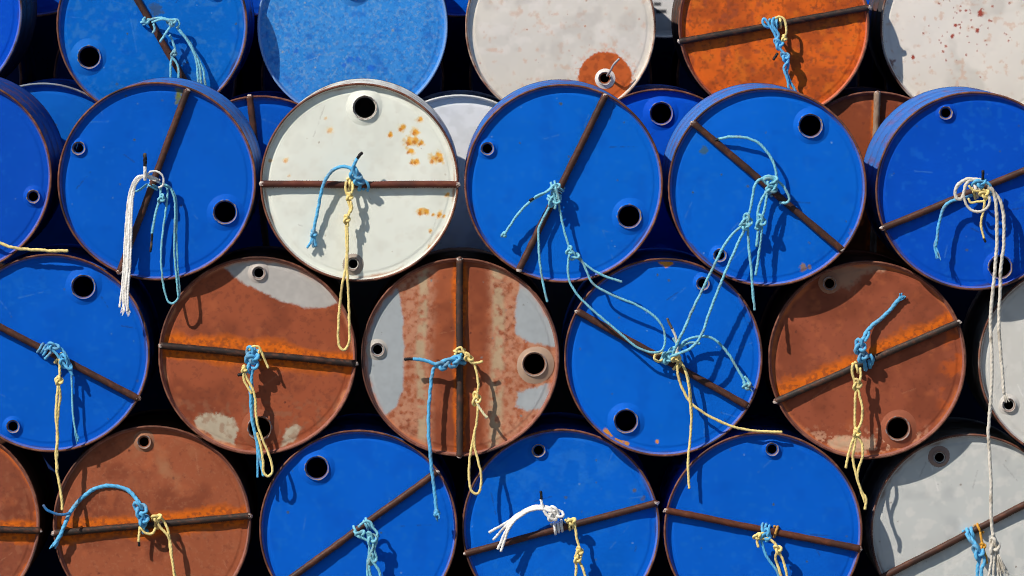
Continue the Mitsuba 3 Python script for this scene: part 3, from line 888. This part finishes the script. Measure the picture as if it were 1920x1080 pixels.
# --- tangled blue drum
r = Rope('A4', TEAL, .0046, 'tangled light blue rope with long ends led down to the drum below')
r.wrap((1446, 356), (279, 238), 2.6)
r.run([(1346, 261, .01), (1366, 257, .02), (1396, 258), (1422, 268), (1442, 290), (1453, 314), (1456, 332), (1449, 342)], .03)
r.burnt([(1340, 264, .01), (1348, 260, .012)])
r.run([(1438, 345, .04), (1426, 336), (1415, 349), (1410, 375), (1406, 395), (1400, 412), (1392, 422), (1373, 440), (1356, 464), (1338, 500), (1318, 541), (1300, 578), (1285, 612), (1272, 640), (1262, 662, .02)], .05)
r.run([(1402, 402), (1400, 420), (1394, 434), (1380, 465), (1364, 501), (1346, 545), (1330, 586), (1320, 616), (1308, 640), (1290, 656), (1270, 664), (1258, 668, .02)], .045)
r.run([(1400, 412), (1402, 430), (1404, 460), (1408, 500), (1411, 540), (1415, 582)], .035)
r.knot((1400, 414), 20, 70, .05)
r.knot((1397, 424), 14, 10, .05)
r.run([(1444, 354), (1434, 364), (1424, 385), (1421, 405), (1426, 418), (1430, 405), (1435, 385), (1438, 362)], .05)
r.run([(1426, 414), (1428, 430), (1425, 460), (1421, 490), (1417, 516)], .04)
r.run([(1424, 418), (1421, 440), (1418, 462)], .045)
r.knot((1426, 415), 18, 80, .05)
r.run([(1420, 424), (1416, 428), (1422, 430)], .05)
r.run([(1428, 335, .04), (1440, 330), (1452, 334), (1456, 344), (1450, 356), (1442, 358), (1436, 352)], .045)
r.run([(1456, 338, .04), (1466, 346), (1475, 360), (1480, 373), (1474, 380, .03), (1462, 380, .012)], .03)
r.knot((1445, 340), 20, 10, .045)
r.knot((1448, 352), 18, 40, .04)

# --- right blue drum
r = Rope('A5', OLDW, .0058, 'thick white rope with long ends hanging from the blue drum at the right edge')
r.wrap((1832, 358), (346, -141), 2)
r.run([(1836, 340), (1818, 335), (1802, 341), (1792, 355), (1793, 371), (1803, 373), (1808, 358), (1812, 344), (1826, 336), (1845, 340), (1858, 352), (1866, 372), (1869, 410), (1869, 455), (1866, 500), (1861, 550), (1857, 605), (1859, 650), (1860, 700), (1857, 760), (1853, 808), (1855, 850), (1858, 900), (1858, 960), (1862, 1005)], .06)
r.run([(1812, 345), (1807, 362), (1811, 382), (1824, 395), (1840, 396), (1852, 388), (1856, 374), (1850, 362)], .062, rad=.0045)
r.run([(1852, 350), (1864, 360), (1876, 378), (1882, 405), (1882, 455), (1877, 500), (1875, 550), (1873, 605), (1876, 660), (1880, 700), (1882, 738)], .055)
r.fray((1882, 734), (1886, 752), 8, .055, 5)
for k, (a, b) in enumerate(((1852, .06), (1872, .05), (1862, .058), (1878, .045))):
    r.run([(1862, 1000, .06), (1866 + (k - 1.5) * 3, 1025, b), ((a + 1866) / 2, 1050, b), (a, 1090, b)], .05, rad=.0042)
r.knot((1864, 1024), 18, 90, .06, 1.8)
r.fray((1868, 1030), (1880, 1075), 10, .055, 12)
r = Rope('A5', YELLOW, .0040, 'yellow rope knotted inside the white coil on the blue drum at the right edge')
r.wrap((1828, 362), (346, -141), 2.4)
r.run([(1816, 348), (1824, 356), (1836, 358), (1846, 356), (1852, 366), (1846, 376), (1832, 378), (1820, 380), (1816, 372)], .06)
r.run([(1850, 360), (1847, 372), (1844, 395), (1840, 412), (1840, 428), (1845, 447)], .06)
r.burnt([(1845, 447), (1848, 454)], .06)
r.knot((1846, 364), 14, 20, .062)
r = Rope('A5', BLUE, .0052, 'blue rope tail curling left off the bar of the right edge blue drum')
r.run([(1860, 366, .04), (1858, 350, .06), (1846, 340, .066), (1830, 340, .066), (1820, 348, .05)], .06)
r.run([(1822, 366, .02), (1804, 373), (1786, 376), (1772, 386), (1765, 402), (1760, 424), (1757, 446), (1754, 462)], .045)
r.run([(1757, 446), (1752, 460), (1755, 474), (1760, 484)], .045, rad=.0040)
r.fray((1755, 462), (1758, 484), 7, .045, 6)
r.burnt([(1842, 338, .066), (1843, 328, .07), (1843, 320, .072)])
r.knot((1838, 343), 16, 10, .06)

# --- left blue drum of the middle row
r = Rope('B0', BLUE, .0046, 'blue rope wound round the bar of the blue drum at the left edge')
r.wrap((82, 655), (-330, -172), 3.2)
r.run([(84, 657), (94, 652), (104, 648), (116, 655), (126, 670), (131, 686), (134, 698)], .035)
r.run([(96, 655), (106, 664), (118, 680), (130, 694), (136, 704)], .04)
r.run([(96, 660), (91, 666), (84, 673)], .035)
r.knot((100, 650), 16, -20, .04)
r.knot((122, 680), 18, -58, .038, 2.0)
r.run([(134, 698), (135, 740), (137, 780), (141, 806), (146, 828)], .022, 'strand', TEAL, .0032)
r.fray((140, 806), (146, 828), 6, .022, 5)
r = Rope('B0', YELLOW, .0046, 'yellow rope hanging from the left edge blue drum down over the brown drum')
r.wrap((110, 672), (-330, -172), 1.2)
r.run([(112, 672), (112, 700), (111, 722), (113, 745), (109, 775), (107, 810), (107, 845), (106, 878), (111, 905), (115, 930), (117, 956)], .04)
r.run([(110, 715), (107, 742), (105, 780), (108, 820), (105, 850), (108, 880)], .042)
r.run([(108, 708), (104, 712), (108, 720)], .045)
r.knot((111, 714), 12, 85, .042)

# --- brown drum with the grey patch
r = Rope('B1', BLUE, .0055, 'blue rope knotted below the bar of the brown drum with the grey patch')
r.wrap((476, 665), (366, 34), 2)
r.knot((470, 666), 24, 80, .04)
r.knot((472, 684), 22, 95, .042)
r.knot((474, 672), 18, 10, .046)
r.run([(474, 690), (471, 712), (470, 740), (471, 770), (474, 795), (480, 820), (485, 845), (490, 870), (494, 892)], .042)
r.run([(472, 700), (474, 740), (474, 780), (479, 815), (483, 850), (483, 895)], .038, rad=.0040)
r.run([(466, 694), (458, 700), (452, 702)], .045)
r.burnt([(454, 702), (446, 703)], .046)
r = Rope('B1', YELLOW, .0042, 'yellow rope entwined with the blue one on the brown drum with the grey patch')
r.wrap((484, 666), (366, 34), 1.6)
r.run([(468, 656), (474, 650, .05), (485, 651, .05), (492, 664, .045), (498, 678), (503, 690)], .04)
r.run([(457, 686), (459, 700), (466, 715), (474, 730), (479, 750), (480, 775), (484, 800), (493, 825), (503, 850), (510, 872), (510, 886), (502, 893), (494, 884), (493, 862), (489, 838), (482, 812)], .048)
r.run([(458, 690), (457, 710), (464, 725), (472, 738)], .05)
r.knot((458, 692), 10, 80, .05)

# --- brown drum with the upright bar
r = Rope('B2', BLUE, .0058, 'blue rope with one long hanging end on the drum with the upright bar')
r.wrap((862, 676), (0, 371), 2.6)
r.run([(866, 664, .03), (850, 674), (834, 682), (816, 688), (811, 700), (807, 728), (804, 770), (804, 815), (808, 865), (814, 915), (819, 962)], .035)
r.run([(860, 676), (846, 676), (832, 686), (818, 684), (802, 677), (786, 674), (774, 673)], .045)
r.burnt([(774, 673), (766, 673), (759, 674)], .046)
r.knot((848, 678), 20, 18, .045, 1.8)
r.knot((830, 684), 18, 20, .045, 1.5)
r.fray((818, 955), (820, 974), 8, .035, 6)
r.knot((819, 962), 8, 80, .035)
r = Rope('B2', YELLOW, .0042, 'yellow rope ending in a loop on the drum with the upright bar')
r.wrap((862, 660), (0, 371), 1.6)
r.run([(856, 662), (856, 655), (864, 651), (870, 660), (880, 672), (889, 682), (894, 700), (897, 725), (893, 745), (896, 762), (894, 790), (889, 815), (884, 840), (880, 865), (880, 900), (884, 920), (893, 926), (901, 916), (902, 890), (896, 862), (890, 838), (889, 815)], .04)
r.run([(872, 664), (884, 680), (896, 680), (905, 677)], .044)
r.run([(892, 750), (900, 766), (907, 776), (914, 783)], .045, rgb=(236, 226, 180))
r.knot((893, 748), 16, 85, .042, 1.7)
r.knot((878, 670), 14, -45, .042)

# --- blue drum where the ropes meet
r = Rope('B3', TEAL, .0044, 'light blue rope tail falling right from the middle of the rust marked blue drum')
r.wrap((1246, 672), (318, 177), 3.2)
r.run([(1262, 662), (1272, 652), (1284, 640), (1300, 633), (1326, 631), (1346, 641), (1366, 664), (1382, 690), (1392, 708), (1398, 722)], .035)
r.run([(1272, 655), (1284, 646), (1298, 642), (1312, 644)], .03)
r.run([(1396, 706), (1404, 716), (1400, 726), (1394, 716)], .035)
r.knot((1401, 724), 12, 30, .035)
r.fray((1402, 724), (1410, 730), 6, .035, 6)
r.run([(1256, 678), (1262, 662), (1268, 646), (1262, 634)], .04)
r.knot((1258, 664), 22, 40, .04)
r.knot((1250, 672), 16, 100, .035)
r = Rope('B3', YELLOW, .0044, 'yellow rope with two long ends hanging from the rust marked blue drum')
r.wrap((1270, 684), (318, 177), 1.8)
r.run([(1268, 668), (1270, 652), (1268, 634), (1260, 616)], .05, rgb=OLDW)
r.burnt([(1260, 616), (1255, 606), (1251, 597)], .052, rgb=(90, 84, 78))
r.run([(1270, 676), (1271, 700), (1277, 722), (1288, 745), (1300, 760), (1322, 776), (1350, 790), (1378, 801), (1418, 808), (1466, 810)], .035)
r.run([(1274, 676), (1284, 692), (1290, 715), (1294, 750), (1296, 785), (1294, 825), (1290, 868), (1292, 916)], .04)
r.run([(1276, 680), (1288, 700), (1295, 740), (1297, 785), (1292, 840), (1290, 880)], .036, rad=.0036)
r.knot((1268, 670), 15, 60, .045)
r.run([(1242, 662, .02), (1230, 664), (1227, 673), (1236, 678), (1244, 672, .015)], .025)

# --- brown drum with the standing rope end
r = Rope('B4', BLUE, .0068, 'thick blue rope end standing up off the bar of the right brown drum')
r.wrap((1622, 681), (344, -149), 1.8)
r.run([(1620, 676, .03), (1612, 656), (1618, 636, .02), (1632, 614, .004), (1652, 598, -.004), (1670, 580, -.006), (1683, 565, -.006), (1688, 559, -.006)], .03)
r.knot((1612, 650), 22, 80, .045, 1.3, rad=.0056)
r.knot((1616, 666), 18, 95, .04, 1.5, rad=.0056)
r.run([(1624, 670), (1632, 666, .035), (1636, 674, .03), (1634, 684, .015)], .03, rad=.0056)
r.run([(1622, 640), (1628, 630), (1630, 622)], .05, rad=.0045)
r.fray((1684, 564, -.006), (1692, 556, -.006), 9, -.006, 7)
r = Rope('B4', YELLOW, .0044, 'yellow rope with a chain of knots hanging from the right brown drum')
r.wrap((1606, 689), (344, -149), 1.4)
r.run([(1606, 680, .035), (1599, 684), (1598, 698), (1602, 714), (1606, 724), (1604, 745), (1603, 780), (1604, 806), (1608, 818), (1616, 832), (1617, 855), (1610, 878), (1608, 902), (1616, 922), (1624, 936), (1622, 955)], .045)
r.run([(1613, 690), (1614, 706), (1609, 722), (1612, 742), (1617, 765), (1615, 790), (1606, 810), (1596, 834), (1590, 856), (1586, 877)], .048)
r.run([(1606, 812), (1602, 838), (1599, 858), (1604, 885), (1612, 912), (1622, 942)], .046)
r.knot((1607, 721), 16, 80, .048)
r.knot((1606, 812), 13, 80, .048)

# --- brown drum of the bottom row
r = Rope('C1', BLUE, .0068, 'thick blue rope arching left over the bar of the bottom brown drum')
r.wrap((270, 988), (368, -33), 1.6, rad=.0055)
r.run([(273, 986, .03), (264, 968, .03), (266, 952, .02), (256, 936, .008), (244, 922, -.006), (226, 914, -.010), (204, 911, -.010), (182, 915, -.010), (162, 926, -.008), (144, 944, -.004), (130, 963, .004), (121, 985, .02), (112, 1006, .022), (100, 1023, .024)], .032)
r.run([(131, 962), (118, 965), (102, 963), (89, 956), (81, 947)], .03, rad=.0046, rgb=(40, 110, 170))
r.knot((263, 956), 24, 110, .045, 1.4, rad=.0058)
r.knot((268, 974), 20, 110, .042, 1.4, rad=.0058)
r.fray((108, 1012, .022), (99, 1026, .024), 8, .024, 7)
r = Rope('C1', YELLOW, .0044, 'yellow rope hanging right of the blue arch on the bottom brown drum')
r.wrap((292, 983), (368, -33), 1.8)
r.run([(264, 990), (274, 1000), (286, 1000), (292, 990)], .035)
r.run([(262, 988), (261, 1002), (260, 1016)], .03)
r.burnt([(260, 1014), (261, 1024)], .03)
r.run([(284, 972), (296, 968), (308, 978), (315, 994), (318, 1015), (321, 1042), (330, 1090)], .04)
r.run([(292, 974), (302, 990), (314, 1004), (320, 1020), (323, 1050), (328, 1090)], .044)
r.knot((294, 971), 14, 10, .045)

# --- bottom blue drum
r = Rope('C2', TEAL, .0044, 'light blue rope looped over the rising bar of the bottom left blue drum')
r.wrap((690, 982), (-294, 214), 2)
r.wrap((668, 996), (-294, 214), 1.4)
r.run([(664, 996, .03), (672, 1006), (684, 1011), (692, 1018), (692, 1040), (689, 1060), (690, 1095)], .045)
r.run([(672, 988), (684, 978), (694, 979), (700, 990), (708, 1000), (706, 1016), (702, 1032), (706, 1046), (698, 1052), (692, 1066), (700, 1095)], .045)
r.run([(690, 1000), (698, 1010), (700, 1024), (694, 1044), (704, 1060), (712, 1074), (714, 1095)], .05)
r.knot((696, 1010), 18, 100, .05, 1.6)
r.knot((698, 1048), 16, 90, .045, 1.5)
r.knot((676, 1002), 13, 20, .045)

# --- bottom blue drum with the white fan
r = Rope('C3', WHITE, .0048, 'fan of white rope ends tied to the bar of the bottom middle blue drum')
r.wrap((1046, 989), (358, -95), 3.2)
for k, (ex, ey, o) in enumerate(((917, 998, 0), (925, 1012, 2), (933, 1030, 4), (939, 1034, 6))):
    r.run([(1042, 974, .04), (1040, 958 + o), (1020, 949 + o), (996, 951 + o), (974, 962 + o * 1.2), (950 + o, 980 + o * 1.4), (ex, ey)], .045 + .004 * k, rad=.0044)
r.run([(1044, 976), (1030, 970), (1020, 958), (1016, 946), (1015, 936)], .055)
r.burnt([(1015, 936), (1015, 928), (1014, 921)], .057, rad=.0046)
r.knot((1042, 962), 22, -35, .05, 1.4)
r.knot((1034, 970), 14, -30, .048)
r = Rope('C3', YELLOW, .0044, 'yellow rope hanging from the bar of the bottom middle blue drum')
r.wrap((1068, 983), (358, -95), 1.8)
r.run([(1062, 980), (1068, 974, .04), (1076, 976), (1079, 992), (1082, 1012), (1086, 1030), (1080, 1048), (1080, 1070), (1078, 1095)], .042)
r.run([(1084, 1030), (1090, 1040), (1086, 1052), (1094, 1068), (1100, 1095)], .044)
r.knot((1086, 1034), 13, 80, .044)
r.knot((1082, 1048), 12, 80, .046)
r.knot((1072, 978), 12, 20, .046)

# --- bottom right blue drum
r = Rope('C4', BLUE, .0048, 'blue rope crossed with yellow on the bar of the bottom right blue drum')
r.wrap((1436, 993), (363, 72), 2.4)
r.run([(1429, 984, .03), (1430, 996), (1438, 1002), (1441, 990, .04), (1443, 1008), (1436, 1016)], .045)
r.run([(1426, 1008), (1430, 1022), (1436, 1040), (1446, 1056), (1456, 1070), (1464, 1090)], .04)
r.knot((1436, 1004), 18, 60, .045)
r = Rope('C4', YELLOW, .0044, 'yellow rope hanging in a loop from the bottom right blue drum')
r.wrap((1454, 997), (363, 72), 1.2, rgb=(190, 140, 60))
r.run([(1444, 1002, .03), (1430, 1000), (1417, 1006), (1424, 1010), (1440, 1010), (1452, 1018), (1458, 1030), (1454, 1046), (1460, 1066), (1470, 1095)], .048)
r.run([(1460, 1034), (1468, 1050), (1474, 1070), (1477, 1095)], .046)
r.run([(1419, 1008), (1420, 1018), (1422, 1026)], .045)
r.knot((1420, 1006), 11, 30, .05)
r.knot((1459, 1030), 13, 120, .05)

# --- grey drum at the corner
r = Rope('C5', BLUE, .0060, 'thick blue rope on the bar of the grey drum in the bottom right corner')
r.wrap((1818, 1002), (332, -170), 2)
r.run([(1812, 1000, .03), (1820, 1014), (1831, 1026), (1836, 1046), (1833, 1066), (1832, 1095)], .045)
r.run([(1816, 1004, .03), (1828, 1018), (1838, 1034), (1846, 1052), (1840, 1070), (1842, 1095)], .05)
r.knot((1834, 1036), 18, 110, .05, 1.7)
r = Rope('C5', (205, 150, 50), .0042, 'short ochre rope between the blue and white ropes on the bottom right grey drum')
r.wrap((1836, 992), (332, -170), 1.6)
r.run([(1838, 998, .03), (1840, 1010), (1843, 1024), (1848, 1042), (1850, 1056)], .04)
r.knot((1843, 1024), 9, 100, .042)

# --- pin on the beige drum
key = numbered('wire_pin')
tag(key, 'grey wire pin stuck in the small hole of the beige drum', 'wire')
v, f = tube(spline([P(1138, 142, Y2 + .05 - .02), P(1144, 134, Y2 + .05 + .01), P(1150, 122, Y2 + .05 + .02), P(1161, 110, Y2 + .05 + .022)], .003), .0034, 10)
scene[key] = mikit.ply((v, f), 'bare_steel', smooth=True, color=np.tile(alb((150, 148, 150)), (len(v), 1)))
